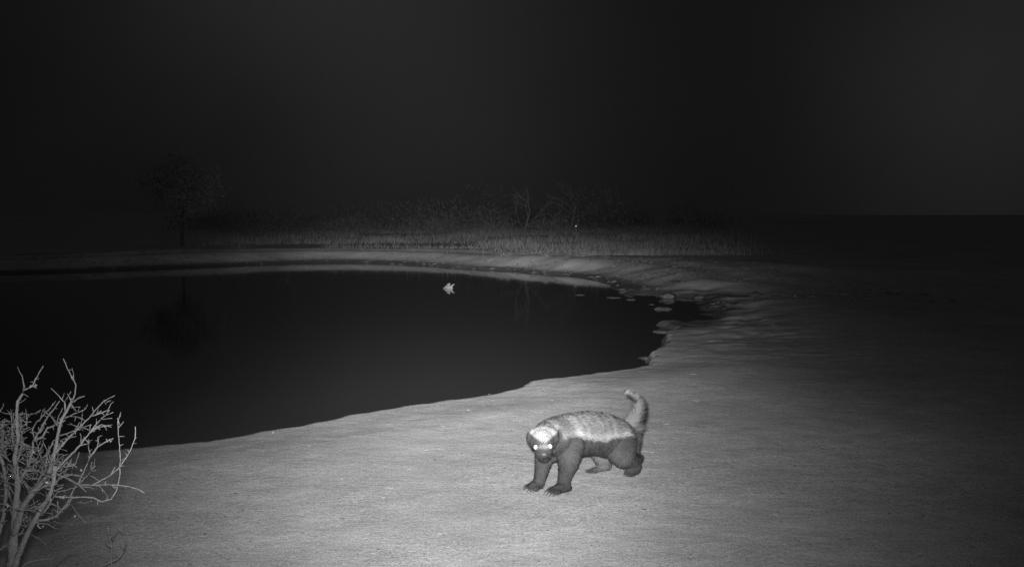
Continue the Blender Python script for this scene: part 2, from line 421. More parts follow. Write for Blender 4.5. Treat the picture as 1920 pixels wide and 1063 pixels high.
DS = 2.25                                             # the shrub stands about 2.25 m from the camera
STEMS = [  # (points px, start radius px, end radius px)
    ([(8, 1420), (12, 1250), (14, 1120), (22, 1063), (26, 1000), (30, 950), (33, 905), (28, 860), (34, 820), (31, 780), (33, 752), (42, 737)], 27, 3.4),
    ([(-8, 1420), (8, 1200), (22, 1075), (45, 1015), (58, 985), (72, 962), (92, 932), (101, 905), (103, 872)], 12, 5),
    ([(-20, 1420), (-25, 1200), (-18, 1080), (-5, 1010), (8, 960), (12, 915), (8, 880), (-4, 840), (-2, 800)], 12, 4),
    ([(26, 1000), (42, 950), (60, 925), (78, 905), (92, 886), (103, 848), (108, 815), (116, 785), (128, 763), (135, 752)], 9, 3),
    ([(-25, 1420), (-60, 1200), (-90, 1060), (-110, 960), (-150, 870), (-160, 800)], 12, 3),
]
BR = [
    ([(42, 737), (45, 725), (41, 705), (33, 688)], 2.6, 1.2), ([(43, 732), (58, 725), (70, 722)], 2.4, 1.4), ([(60, 724), (70, 704), (81, 685)], 2.2, 1.1),
    ([(44, 738), (54, 744)], 1.5, .8), ([(62, 722), (69, 726)], 1.5, 1), ([(63, 724), (68, 728)], 1.4, .9),
    ([(60, 975), (85, 974), (105, 968), (125, 945), (137, 920), (150, 900), (160, 876), (170, 855), (166, 838), (165, 826)], 4.0, 1.4),
    ([(170, 855), (182, 838), (198, 828), (213, 822)], 3.2, 1.3), ([(186, 834), (183, 820)], 1.6, .9),
    ([(135, 752), (141, 738), (142, 722), (132, 703), (126, 690), (119, 672)], 2.2, 1.3), ([(139, 718), (138, 700), (135, 690)], 1.2, .5),
    ([(133, 756), (146, 747), (158, 742)], 2.4, 1.0), ([(134, 752), (127, 740), (126, 738)], 1.5, 1.2), ([(122, 773), (122, 754), (110, 742), (96, 727)], 2.6, 1.3),
    ([(92, 886), (105, 850), (110, 815), (118, 785)], 3.6, 2.2),
    ([(100, 852), (125, 825), (150, 800), (168, 783), (180, 768), (193, 752), (203, 747), (215, 742)], 3.8, 1.1), ([(176, 774), (173, 762)], 1.6, .9),
    ([(197, 755), (208, 751)], 1.7, .9), ([(172, 780), (190, 774), (203, 769), (209, 757), (214, 752)], 2.4, .9),
    ([(96, 892), (112, 873), (130, 855), (150, 835), (168, 811), (184, 790), (198, 778), (213, 773)], 4.0, 1.1),
    ([(168, 811), (186, 800), (210, 796)], 2.3, 1), ([(172, 806), (190, 796), (209, 800)], 1.8, .9), ([(188, 786), (210, 784)], 1.7, .8), ([(168, 808), (170, 795)], 1.6, .9),
    ([(150, 835), (166, 832), (166, 822)], 1.7, 1), ([(150, 834), (152, 818), (150, 812)], 1.6, 1),
    ([(34, 905), (50, 880), (60, 852), (62, 828), (78, 800), (92, 778), (112, 752)], 5.0, 1.6), ([(62, 828), (80, 818), (88, 803), (104, 797), (122, 783), (146, 773), (160, 767), (164, 758)], 3.2, 1.1),
    ([(64, 820), (60, 805), (70, 790), (95, 764), (105, 752)], 2.6, 1.1), ([(74, 812), (82, 802), (84, 788)], 2.0, 1.1), ([(104, 797), (110, 780), (118, 765)], 1.9, 1.0),
    ([(80, 768), (95, 780), (108, 798)], 1.8, 1.2), ([(82, 768), (105, 790)], 1.6, 1.0), ([(50, 800), (50, 778), (75, 772)], 1.5, .8), ([(50, 778), (48, 765)], 1.2, .6),
    ([(33, 860), (41, 830), (40, 790), (36, 780)], 2.6, 1.3), ([(33, 862), (24, 830), (24, 800), (20, 776), (0, 772)], 2.6, 1.1), ([(20, 776), (13, 768)], 1.2, .7),
    ([(-2, 828), (15, 830), (28, 836)], 2.0, 2.0), ([(-6, 838), (14, 836), (30, 835)], 1.6, 1.6), ([(4, 850), (3, 820), (4, 790)], 2.2, 1.1), ([(4, 800), (12, 795), (20, 792)], 1.3, .9),
    ([(-4, 845), (10, 858), (22, 866)], 3, 2), ([(60, 875), (78, 860), (92, 846), (100, 826)], 2.6, 1.5), ([(78, 860), (70, 840), (76, 826)], 1.8, 1.1),
    ([(108, 818), (125, 813), (148, 803), (172, 796)], 2.1, 1.3), ([(110, 826), (125, 821), (143, 818)], 1.8, .9), ([(122, 795), (135, 796), (150, 800), (168, 806)], 1.6, 1.1),
    ([(128, 780), (142, 781), (140, 790)], 1.6, .9), ([(135, 760), (143, 772)], 1.8, 1),
    ([(100, 848), (113, 852), (118, 850)], 1.8, .8),
    ([(84, 890), (102, 886), (120, 893), (148, 909), (180, 909), (218, 908), (243, 912), (256, 916), (271, 923)], 4.2, 1.1), ([(148, 909), (162, 922)], 1.9, .9),
    ([(150, 911), (176, 915)], 1.7, .9), ([(186, 910), (192, 918), (202, 930)], 1.2, .6), ([(118, 890), (140, 890), (158, 895)], 2.4, 1.0), ([(120, 893), (126, 875), (134, 864)], 2.0, 1.1),
    ([(101, 930), (135, 932), (160, 931), (176, 933), (192, 940), (208, 935), (219, 918), (225, 893), (225, 850), (222, 815), (221, 790), (226, 773)], 2.6, 1.1),
    ([(222, 802), (232, 790)], 1.3, .7), ([(222, 818), (234, 818)], 1.0, .6), ([(224, 795), (220, 783)], 1.2, .8),
    ([(170, 909), (185, 903), (208, 890), (226, 874), (243, 848), (253, 822), (254, 800)], 1.8, 1.0),
    ([(140, 940), (158, 943), (172, 938)], 1.5, .8), ([(132, 943), (148, 965), (160, 980)], 1.3, .7), ([(150, 905), (165, 890), (179, 872)], 1.5, .7),
    ([(-8, 1036), (14, 1020), (38, 1000), (55, 1000), (72, 1008), (86, 1020)], 3.2, 1.0), ([(36, 1002), (50, 985), (54, 978)], 2.6, 1.3),
    ([(55, 975), (80, 978), (104, 978), (117, 982)], 3.2, 1.3), ([(30, 1075), (48, 1056), (70, 1049), (98, 1047)], 2.6, .9),
    ([(60, 925), (80, 912), (100, 905), (118, 895)], 3.6, 2.0), ([(60, 960), (80, 945), (98, 925)], 5.5, 3.5), ([(78, 965), (90, 950), (97, 935)], 4, 3),
    ([(50, 925), (70, 905), (85, 880), (90, 866), (104, 866)], 2.8, 1.4), ([(86, 915), (100, 921), (118, 920), (140, 914)], 2.4, 1.3), ([(40, 880), (70, 882), (95, 890)], 2.6, 2),
    ([(8, 900), (30, 893), (60, 898), (85, 896)], 2.4, 1.6), ([(12, 915), (22, 940), (20, 960)], 1.8, 1.3), ([(108, 940), (108, 960), (110, 972)], 2.0, 1.4),
    ([(-4, 960), (10, 950), (20, 948)], 4, 3), ([(0, 885), (15, 905), (25, 925)], 2.4, 1.8), ([(-150, 870), (-190, 820), (-200, 770)], 3, 1), ([(-110, 960), (-60, 900), (-50, 840), (-30, 780)], 4, 1),
    ([(-130, 920), (-180, 900), (-240, 860)], 3, 1), ([(-60, 900), (-80, 850), (-70, 800)], 2.5, 1),
]
rs = random.Random(11)
RS = .78
known = []                                               # (px, py, depth) of what has been grown
def grow(mb, pts, r0, r1, dslope=None, spur=.5, fixed=None, jit=1.6, depth0=None):
    if known and depth0 is None and fixed is None:
        k = min(known, key=lambda q: (q[0] - pts[0][0]) ** 2 + (q[1] - pts[0][1]) ** 2); dep = k[2]
    else: dep = fixed if fixed is not None else depth0 or DS
    if dslope is None: dslope = rs.uniform(-1.1, 1.1)
    # resample
    fine_ = []; L = 0
    for (x0, y0), (x1, y1) in zip(pts, pts[1:]):
        seg = math.hypot(x1 - x0, y1 - y0); m = max(1, int(seg / 7))
        for i in range(m):
            f = i / m; fine_.append((x0 + (x1 - x0) * f, y0 + (y1 - y0) * f, L + seg * f))
        L += seg
    fine_.append((*pts[-1], L))
    path = []; rad = []; px_m = FPX / dep
    for i, (x, y, l) in enumerate(fine_):
        f = l / max(L, 1e-6)
        j = 0 if i in (0,) else jit * min(1, r0 / 2)
        dp = dep + dslope * (l / px_m) * (1 - .35 * f)
        if i: known.append((x, y, dp))
        path.append(W(x + rs.uniform(-j, j) * .5, y + rs.uniform(-j, j) * .5, dp))
        rad.append(RS * (r1 + (r0 - r1) * (1 - f) ** 1.35) * rs.uniform(.84, 1.2) / px_m)
    mb.add(tube(path, rad, 8 if r0 > 4 else 6, .25, rs.random()))
    # short knobbly spurs
    if spur:
        for i in range(1, len(path) - 1):
            if rs.random() < spur * .75:
                d = (path[i + 1] - path[i]).normalized()
                q = Vector([rs.gauss(0, 1) for _ in range(3)]); q = (q - d * q.dot(d)).normalized()
                v_ = (d * rs.uniform(.2, 1) + q).normalized(); ln = rs.uniform(.003, .013) * rs.uniform(.5, 1)
                p1 = path[i] + v_ * ln * .6; p2 = p1 + (v_ + Vector([rs.gauss(0, .5) for _ in range(3)])).normalized() * ln * .7
                rr = min(rad[i] * .7, .0016)
                mb.add(tube([path[i], p1, p2], [rr, rr * .9, rr * .55], 5, .3, rs.random()))
    return path
base = W(8, 1063, DS); base.z = gz(base.x, base.y)
shrub = empty('bare_shrub', base)
tag(shrub, 'leafless many stemmed shrub with knobbly pale twigs on the near shore', 'shrub')
def rebase(o, root):
    o.data.transform(Matrix.Translation(-root.location)); return o
for k, (pts, r0, r1) in enumerate(STEMS):
    mb = MB(); grow(mb, pts, r0, r1, dslope=(.12, -.10, .22, -.25, .1)[k], spur=.35, fixed=(DS, DS - .02, DS + .1, None, DS + .15)[k])
    rebase(mb.build('stem', bark, shrub), shrub)
# the longest branches are parts of their own, small twigs are one part
twigs = MB()
for k, (pts, r0, r1) in enumerate(BR):
    L = sum(math.hypot(a[0] - c[0], a[1] - c[1]) for a, c in zip(pts, pts[1:]))
    if L > 110:
        mb = MB(); grow(mb, pts, r0 * .85, r1 * .7, spur=.8); rebase(mb.build('branch', bark, shrub), shrub)
    else: grow(twigs, pts, r0 * .85, r1 * .65, spur=.7)
src = [q for q in known if q[0] < 120 and 860 < q[1] < 990] + [q for q in known if q[0] < 60 and 790 < q[1] < 880]
for k in range(240):                                     # the tangle in the middle of the shrub
    x, y, dp = rs.choice(src)
    a = rs.uniform(-.3, math.pi + .3) if rs.random() < .7 else rs.uniform(0, 6.28)
    pts = [(x, y)]; ln = rs.uniform(4, 11)
    for i in range(rs.randint(2, 5)):
        a += rs.uniform(-.5, .5)
        pts.append((pts[-1][0] + math.cos(a) * ln, pts[-1][1] - math.sin(a) * ln))
    grow(twigs, pts, rs.uniform(1.1, 2.3), rs.uniform(.7, 1.1), spur=.5, dslope=rs.uniform(-2, 2))
src = [q for q in known if 30 < q[0] < 218 and 745 < q[1] < 900] + [q for q in known if q[0] < 40 and 770 < q[1] < 860] * 2
for k in range(300):                                     # thin shoots, mostly reaching up and outward
    x, y, dp = rs.choice(src)
    a = rs.gauss(.85, .55); pts = [(x, y)]; ln = rs.uniform(3, 8)
    for i in range(rs.randint(2, 4)):
        a += rs.uniform(-.35, .35)
        pts.append((pts[-1][0] + math.cos(a) * ln, pts[-1][1] - math.sin(a) * ln))
    grow(twigs, pts, rs.uniform(.9, 1.5), rs.uniform(.4, .7), spur=.5, dslope=rs.uniform(-2, 2))
rebase(twigs.build('twigs', bark, shrub), shrub)
# curled dry leaves still hanging on the twigs
leaf_m = simple_mat('dry_leaf', .22, .5, 90)
for x, y in [(88, 905), (113, 931), (118, 933), (12, 952), (14, 948), (152, 881), (72, 985), (80, 986), (64, 848), (62, 846), (200, 826), (205, 824), (208, 828), (140, 967), (8, 797), (196, 750), (135, 747), (58, 724), (66, 722), (75, 988)]:
    k = min(known, key=lambda q: (q[0] - x) ** 2 + (q[1] - y) ** 2); c = W(x, y, k[2] - .004)
    lf = MB()
    for q in range(1):
        d = Vector([rs.gauss(0, 1) for _ in range(3)]).normalized(); e = d.cross(Vector([rs.gauss(0, 1) for _ in range(3)])).normalized()
        s_ = rs.uniform(.0028, .0055); nn = d.cross(e)
        vs = [c - d * s_, c + e * s_ * .6 + nn * s_ * .3, c + d * s_ * 1.1, c - e * s_ * .6 + nn * s_ * .3]
        lf.add((vs + [v_ + nn * .0006 for v_ in vs], [(0, 1, 2), (0, 2, 3), (4, 6, 5), (4, 7, 6), (0, 4, 5, 1), (1, 5, 6, 2), (2, 6, 7, 3), (3, 7, 4, 0)]))
    rebase(lf.build('dry_leaf', leaf_m, shrub, False), shrub)

# the thin dry seedling to the right of it, rooted just below the picture
known.clear()
thin = simple_mat('dry_stalk', .14, .24, 80)
sb = W(205, 1063, 2.95); sb.z = gz(sb.x, sb.y)
seed_ = empty('dry_seedling', sb)
tag(seed_, 'thin leafless dry seedling on the bare ground right of the big shrub', 'plant')
mb = MB()
bpx = None
grow(mb, [(214, 1105), (210, 1063), (210, 1035), (208, 1015), (204, 1000), (201, 986)], 1.9, .9, dslope=.1, spur=.3, fixed=2.95)
rebase(mb.build('stem', thin, seed_), seed_)
for pts in ([(208, 1024), (200, 1018), (195, 1012)], [(209, 1012), (214, 1000), (217, 991), (224, 990), (231, 997)], [(209, 1052), (222, 1046), (228, 1038), (232, 1030)],
            [(209, 1052), (196, 1058), (180, 1064)], [(224, 1043), (216, 1041)], [(232, 1032), (236, 1018), (233, 1003)], [(202, 1052), (198, 1048)]):
    mb = MB(); grow(mb, pts, 1.5, .8, spur=.4); rebase(mb.build('twig', thin, seed_), seed_)
known.clear()
sb = W(95, 1063, 2.8); sb.z = gz(sb.x, sb.y)
tw = MB(); 
grow(tw, [(85, 1110), (98, 1065), (112, 1050), (128, 1036), (142, 1032), (152, 1042), (160, 1053)], 1.3, .5, spur=.4, fixed=2.8)
root = empty('dry_twig', sb); tag(root, 'thin arching dry twig rising from the ground between shrub and seedling', 'twig')
rebase(tw.build('stalk', thin, root), root)

# ================================================================== faint trees beyond the far bank
tree_bark = simple_mat('tree_bark', .035, .07, 12)
tree_leaf = simple_mat('tree_leaf', .09, .16, 3)
dark_bark = simple_mat('dark_bark', .015, .03, 12)
def bare_tree(name, label, px, base_y, Y, hgt, seed, lean=0, group=None):
    r = random.Random(seed); x = W(px, 430, Y).x; z = gz(x, Y)
    root = empty(name, (x, Y, z)); tag(root, label, 'tree', group)
    tr = MB(); cr = MB(); pts = []; p = Vector((0, 0, -.05)); d = Vector((lean, 0, 1))
    k = 9
    for i in range(k):
        pts.append(p.copy()); d += Vector((r.gauss(0, .1), r.gauss(0, .1), 0)); p += d.normalized() * hgt * .55 / (k - 1)
    tr.add(tube(pts, [hgt * .014 * (1 - .6 * i / k) for i in range(k)], 7, .2, seed)); tr.build('trunk', tree_bark, root)
    def rec(p, d, l, rad, lev):
        q = [p]; 
        for i in range(4):
            d = (d + Vector([r.gauss(0, .18) for _ in range(3)])).normalized(); q.append(q[-1] + d * l / 4)
        cr.add(tube(q, [rad * (1 - .13 * i) for i in range(5)], 5, .2, r.random()))
        if lev:
            for i in range(3):
                dd_ = (d + Vector([r.gauss(0, .6), r.gauss(0, .6), r.gauss(.1, .4)])).normalized()
                rec(q[r.choice((2, 3, 4))], dd_, l * r.uniform(.5, .75), rad * .6, lev - 1)
    for i in range(5):
        s = pts[r.randint(4, k - 1)]
        rec(s, Vector((r.gauss(0, .7), r.gauss(0, .7), r.uniform(.5, 1))).normalized(), hgt * r.uniform(.18, .32), hgt * .006, 3)
    cr.build('crown', tree_bark, root)
bare_tree('bare_tree', 'slender pale leafless tree with a small forked top behind the far bank', 985, 410, 30, 1.9, 3, .05)
bare_tree('bare_tree', 'taller thin faint leafless tree right of the forked one', 1062, 405, 34, 2.2, 8, .12)
bare_tree('bare_tree', 'short faint leafless tree left of the centre beyond the bank', 545, 405, 33, 1.5, 12, -.1)
def leafy_tree(name, label, px, py, Y, rw, rh, seed, n=5200, cat='tree', group=None):
    r = np.random.default_rng(seed); c = W(px, py, Y); z = gz(c.x, Y)
    root = empty(name, (c.x, Y, z)); tag(root, label, cat, group)
    cz = c.z - z
    tr = MB(); pr = random.Random(seed)
    tr.add(tube([(0, 0, -.1), (.05, 0, cz * .4), (-.03, .05, cz * .8), (.02, 0, cz)], [.05, .045, .04, .03], 8, .15, seed))
    for k in range(8):
        a = k * .8; tr.add(tube([(0, 0, cz * (.45 + .05 * k)), (math.cos(a) * rw * .3, math.sin(a) * rw * .3, cz * .9), (math.cos(a) * rw * .75, math.sin(a) * rw * .75, cz + rh * pr.uniform(-.2, .6))], [.04, .03, .012], 6, .2, k))
    tr.build('trunk', tree_bark, root)
    nc = 46; C = r.normal(size=(nc, 3)); C /= np.linalg.norm(C, axis=1, keepdims=True); C *= (.45 + .55 * r.random((nc, 1)) ** .6)
    C = C * np.array([rw, rw, rh]) + np.array([0, 0, cz])
    ci = r.integers(0, nc, n); P = C[ci] + r.normal(size=(n, 3)) * rw * .15
    Dn = r.normal(size=(n, 3)); Dn /= np.linalg.norm(Dn, axis=1, keepdims=True)
    V, Fb = blades(P, Dn, .06 + .07 * r.random(n), .035 + .03 * r.random(n), seed)
    obj('crown', mesh_np('crown', V, Fb, False), tree_leaf, root)
TG = 'dim trees beyond the waterhole'
leafy_tree('leafy_tree', 'rounded pale bush crown standing alone beyond the left of the pond', 338, 345, 30, 1.0, .85, 1, n=2800)

# ================================================================== stones, clods, straws
def lump(loc, size, seed, squash=.6, sub=3, rough=.35):
    bm = bmesh.new(); bmesh.ops.create_icosphere(bm, subdivisions=sub, radius=1)
    o = Vector((seed * 3.1, seed * 1.7, 0))
    for v_ in bm.verts:
        n_ = noise.noise(v_.co * 1.3 + o) * rough + noise.noise(v_.co * 3.1 + o) * rough * .45 + noise.noise(v_.co * 7 + o) * rough * .2
        v_.co = v_.co * (1 + n_)
        v_.co = Vector((v_.co.x * size[0], v_.co.y * size[1], v_.co.z * size[2]))
    me = bpy.data.meshes.new('lump'); bm.to_mesh(me); bm.free()
    me.polygons.foreach_set('use_smooth', [True] * len(me.polygons))
    return me
stone_m = simple_mat('pale_stone', .14, .3, 40, bump=.4)
clod_m = simple_mat('dry_clod', .055, .13, 14, bump=.6)
def stone(name, px, py, w, h, seed, label, cat, mat, z=None, group=None, dz=0):
    if z is None:
        z = 0
        for _ in range(6):
            p = on_z(px, py, z); z = gz(p.x, p.y)
    p = on_z(px, py, z)
    big_ = name.startswith('mud')
    o = obj(name, lump(None, (w * (.62 if big_ else .7), w * .6, h * (.36 if big_ else .7)), seed, rough=.75 if big_ else .35), mat); o.location = (p.x, p.y, p.z + dz)
    o.rotation_euler = (0, 0, seed * 1.3)
    return tag(o, label, cat, group)
stone('stone', 1141, 693, .030, .022, 1, 'small pale stone on the lip of the near shore above the badger', 'stone', stone_m)
stone('stone', 764, 755, .026, .018, 2, 'small pale stone on the pond edge near the middle of the shore', 'stone', stone_m)
stone('stone', 940, 731, .014, .012, 3, 'tiny pebble on the pond edge left of the notch in the shore', 'stone', stone_m)
stone('stone', 906, 737, .012, .011, 4, 'tiny pebble on the shore, left of the one by the notch', 'stone', stone_m)
stone('stone', 512, 811, .010, .009, 5, 'tiny bright pebble on the shore near its left end', 'stone', stone_m)
stone('stone', 1035, 751, .008, .007, 6, 'tiny bright pebble on bare ground above the badger head', 'stone', stone_m)
stone('mud_clod', 1252, 556, .17, .12, 7, 'bright rounded mud clod at the head of the muddy inlet', 'mud clod', clod_m)
stone('mud_clod', 1276, 529, .22, .06, 8, 'low pale mud clod farthest back behind the inlet', 'mud clod', clod_m)
stone('mud_clod', 1312, 560, .20, .12, 9, 'broad mud clod at the right end of the inlet', 'mud clod', clod_m)
stone('mud_clod', 1245, 580, .16, .08, 10, 'dim mud clod standing in the middle of the inlet', 'mud clod', clod_m, z=WATER)
stone('mud_clod', 1216, 672, .12, .05, 11, 'flat mud clod lying in the water at the foot of the near shore', 'mud clod', clod_m, z=WATER)
stone('mud_clod', 1243, 622, .16, .05, 12, 'flat mud clod at the water edge below the inlet', 'mud clod', clod_m, z=WATER)
stone('mud_clod', 1175, 506, .24, .13, 13, 'pale lump of earth on the far bank right of the bright ridge', 'mud clod', clod_m)
stone('mud_clod', 1340, 575, .12, .06, 14, 'small mud clod on the ridge right of the inlet', 'mud clod', clod_m)
stone('mud_clod', 1415, 552, .16, .08, 15, 'mud clod alone on the dark ridge far right of the inlet', 'mud clod', clod_m)
stone('mud_islet', 1087, 553, .14, .020, 16, 'thin pale sliver of mud in the pond below the far bank', 'mud islet', clod_m, z=WATER)
stone('mud_islet', 1153, 558, .16, .028, 17, 'thin mud islet in the pond left of the inlet, the longer one', 'mud islet', clod_m, z=WATER)
stone('mud_islet', 1182, 562, .11, .03, 18, 'small mud islet right beside the longer one', 'mud islet', clod_m, z=WATER)
stone('mud_islet', 1222, 571, .06, .018, 19, 'tiny mud islet at the mouth of the inlet', 'mud islet', clod_m, z=WATER)
stone('mud_islet', 1235, 610, .06, .015, 20, 'tiny mud islet below the mouth of the inlet', 'mud islet', clod_m, z=WATER)

# pale jagged rock in the pond
rk, t, b = mat_new('water_rock')
tc_ = N(t, 'ShaderNodeTexCoord'); n1 = noise_n(t, tc_.outputs['Object'], 22, 4, .7)
gray(t, b, mr(t, n1, .38, .6, .06, .20)); b.inputs['Roughness'].default_value = .8
p = on_z(840, 541, WATER)
def merged(name, parts, voxel, smooth_it, mat, parent=None):
    """closed lumps fused into one continuous skin"""
    bm = bmesh.new()
    for (c, r_, sc, rot) in parts:
        m = Matrix.Translation(c) @ (rot or Matrix.Identity(4)) @ Matrix.Diagonal((*[s * r_ for s in sc], 1))
        bmesh.ops.create_icosphere(bm, subdivisions=3 if r_ > .02 else 2, radius=1, matrix=m)
    me = bpy.data.meshes.new('tmp'); bm.to_mesh(me); bm.free()
    o = bpy.data.objects.new('tmp', me); COL.objects.link(o)
    md = o.modifiers.new('r', 'REMESH'); md.mode = 'VOXEL'; md.voxel_size = voxel; md.use_smooth_shade = True
    if smooth_it:
        ms = o.modifiers.new('s', 'SMOOTH'); ms.iterations = smooth_it; ms.factor = .5
    dg = bpy.context.evaluated_depsgraph_get(); dg.update()
    out = bpy.data.meshes.new_from_object(o.evaluated_get(dg)); out.name = name
    bpy.data.objects.remove(o); bpy.data.meshes.remove(me)
    out.polygons.foreach_set('use_smooth', [True] * len(out.polygons))
    return obj(name, out, mat, parent) if mat else out
ry = lambda a: Matrix.Rotation(R(a), 4, 'Y')
o = merged('pond_rock', [(Vector((-.055, 0, .01)), .06, (1.1, .7, .42), ry(-38)), (Vector((-.01, .01, .045)), .062, (1.15, .7, .5), ry(-48)),
                         (Vector((.02, 0, .055)), .05, (1.0, .7, .4), ry(-70)), (Vector((.075, -.005, .052)), .05, (1.15, .6, .38), ry(-35)),
                         (Vector((.03, 0, .01)), .06, (1.1, .8, .5), None), (Vector((.035, 0, -.03)), .06, (1.1, .8, .6), None)], .004, 1, rk)
for v_ in o.data.vertices:
    c = v_.co; n_ = noise.noise(c * 28) * .009 + noise.noise(c * 70) * .002; v_.co = c + c.normalized() * n_
o.location = (p.x, p.y, WATER); o.scale = (.88, .88, .88)
tag(o, 'small pale jagged rock poking out of the pond near the far bank', 'rock')

# far away bright point: distant eyeshine put into a white ball on an added stalk
p = W(1080, 424, 30.5)
z_ = gz(p.x, p.y)
ws, t, b = mat_new('white_eyeshine'); b.inputs['Base Color'].default_value = (.9, .9, .9, 1); b.inputs['Roughness'].default_value = .7
st = empty('far_eyeshine', (p.x, p.y, z_)); tag(st, 'tiny white ball on an added stalk in the far dark grass, in place of eyeshine', 'plant')
mb = MB(); mb.add(tube([(0, 0, -.02), (.01, 0, (p.z - z_) * .5), (0, 0, p.z - z_)], [.004, .003, .003], 5)); mb.build('stalk', thin, st)  # added stalk that holds the bright point up
q = obj('head', lump(None, (.024, .024, .024), 3, rough=.15), ws, st); q.location = (0, -.01, p.z - z_)  # white ball carrying the painted eyeshine

straw_m = simple_mat('straw', .20, .36, 60)
def straw(px, py, ln_px, ang, seed, curve_=.15):
    r = random.Random(seed); z = 0
    for _ in range(5):
        p = on_z(px, py, z); z = gz(p.x, p.y)
    ppm = FPX / p.y; ln = ln_px / ppm; a = R(ang)
    d = Vector((math.cos(a), math.sin(a), 0)); nrm = Vector((-d.y, d.x, 0)); path = []
    for i in range(6):
        f = i / 5 - .5; w = d * f * ln + nrm * curve_ * ln * (f * f * 4) * r.choice((.5, 1))
        path.append(Vector((w.x, w.y, gz(p.x + w.x, p.y + w.y) - z + .004 + .004 * r.random())))
    mb = MB(); mb.add(tube(path, [.0007, .0012, .0014, .0014, .0011, .0006], 5, .3, seed))
    o = mb.build('straw', straw_m); o.location = (p.x, p.y, z)
    return o
STR = [(768, 882, 13, 40), (728, 917, 22, -8), (719, 935, 12, 5), (1125, 950, 14, -12), (1300, 703, 14, 5), (1306, 753, 18, 0), (1250, 797, 12, 4), (885, 1042, 12, 14), (915, 1040, 12, 30),
       (855, 1030, 14, -50), (700, 1040, 16, 10), (840, 1028, 14, 5), (770, 1036, 20, -12), (1004, 1026, 13, 8), (1015, 1005, 10, -20), (800, 845, 8, 20), (830, 800, 8, 10), (878, 770, 7, 0),
       (690, 1005, 10, 30), (480, 1000, 10, -15), (640, 900, 8, -10), (580, 838, 10, 10), (1400, 868, 8, 60), (1255, 900, 9, 0), (1455, 968, 14, 5), (1500, 915, 8, 10),
       (1640, 1016, 18, -12), (1655, 1022, 12, 30), (1745, 1045, 18, -15), (1720, 1046, 12, 40), (1760, 1058, 16, -25), (1590, 735, 12, 10), (1610, 665, 12, -8), (1450, 610, 14, 0), 
       (1210, 848, 20, 14), (1222, 850, 12, -20), (1110, 1010, 11, -6), (1180, 1035, 12, 18), (950, 985, 9, 3), (390, 1040, 10, 16)]
SL = {0: 'short bright straw lying slanted on the ground left of the badger', 1: 'thin curved pale straw on the ground left of the badger forepaws', 3: 'bright straw on the ground just below the badger',
      5: 'pale straw on the ground up and right of the badger tail', 4: 'short pale straw near the pond edge above the badger tail'}
for i, (a_, b_, c_, d_) in enumerate(STR):
    o = straw(a_, b_, c_, d_, i)
    if i in SL: tag(o, SL[i], 'straw', 'bits of straw on the bare ground')
    else:
        where = ('in the lower left, nearer the shrub than the badger' if a_ < 620 else 'close to the pond edge left of the badger head' if a_ < 900 and b_ < 900 else
                 'at the bottom edge below and left of the badger' if a_ < 960 else 'in the foreground straight below the badger' if a_ < 1200 and b_ > 960 else
                 'just right of the badger hind foot' if a_ < 1262 and b_ < 960 else 'on the dim ridge at the right' if b_ < 780 else 'in the dark lower right corner' if a_ > 1580 else
                 'on the dim ground between the badger and the right corner')
        tag(o, 'tiny pale bit of straw ' + where, 'straw', 'bits of straw on the bare ground')

# loose crumbs of dry earth all over the near shore
n = 9000
yy = 2.6 + 9 * rng.random(n) ** 1.3; xx = (rng.random(n) * 1.3 - .65) * (yy + 1)
zz, dd = ground_z(xx, yy, True); k = dd > .02; xx, yy, zz = xx[k], yy[k], zz[k]; n = len(xx)
oct_ = np.array([(1, 0, 0), (-1, 0, 0), (0, 1, 0), (0, -1, 0), (0, 0, 1), (0, 0, -1)], float)
of = np.array([(0, 2, 4), (2, 1, 4), (1, 3, 4), (3, 0, 4), (2, 0, 5), (1, 2, 5), (3, 1, 5), (0, 3, 5)])
s_ = (.0015 + .0035 * rng.random(n) ** 4)[:, None, None]
Vc = oct_[None] * s_ * (1 + .5 * rng.normal(size=(n, 6, 1)).clip(-1, 1)) * np.array([1.6, 1.2, .7]) + np.stack([xx, yy, zz], 1)[:, None]
Fc = (np.arange(n)[:, None, None] * 6 + of[None]).reshape(-1, 3)
tag(obj('gravel', mesh_np('gravel', Vc.reshape(-1, 3), Fc, False), clod_m), 'loose crumbs of dry earth strewn over the near shore', 'gravel', kind='stuff')

# rubble and trampled lumps along the far bank and around the inlet
n = 30000
yy = 13 + 14 * rng.random(n); xx = (rng.random(n) * 1.1 - .55) * yy
zz, dd = ground_z(xx, yy, True); k = (dd > .12) & (dd < 3.2) & (vnoise(xx, yy, .8, 71) + .6 * vnoise(xx, yy, .3, 72) + .25 * rng.random(n) > .02)
xx, yy, zz = xx[k], yy[k], zz[k]; n = len(xx)
s_ = (.006 + .024 * rng.random(n) ** 3)[:, None, None]
Vc = oct_[None] * s_ * (1 + .5 * rng.normal(size=(n, 6, 1)).clip(-1, 1)) * np.array([1.9, 1.2, .6]) + np.stack([xx, yy, zz], 1)[:, None]
Fc = (np.arange(n)[:, None, None] * 6 + of[None]).reshape(-1, 3)
tag(obj('rubble', mesh_np('rubble', Vc.reshape(-1, 3), Fc, False), simple_mat('bank_clod', .07, .19, 3)), 'trampled lumps of mud along the far bank', 'rubble', kind='stuff')

# ================================================================== the honey badger
parts = []
def chain(pts, sc=(1, 1, 1), step=.35):
    """pts: (px, py, Y, radius in m)"""
    Q = [(W(a, b_, c), r_) for a, b_, c, r_ in pts]
    for (p0, r0), (p1, r1) in zip(Q, Q[1:]):
        L = (p1 - p0).length; m = max(1, int(L / (min(r0, r1) * step)))
        for i in range(m + 1):
            f = i / m; parts.append((p0.lerp(p1, f), r0 + (r1 - r0) * f, sc, None))
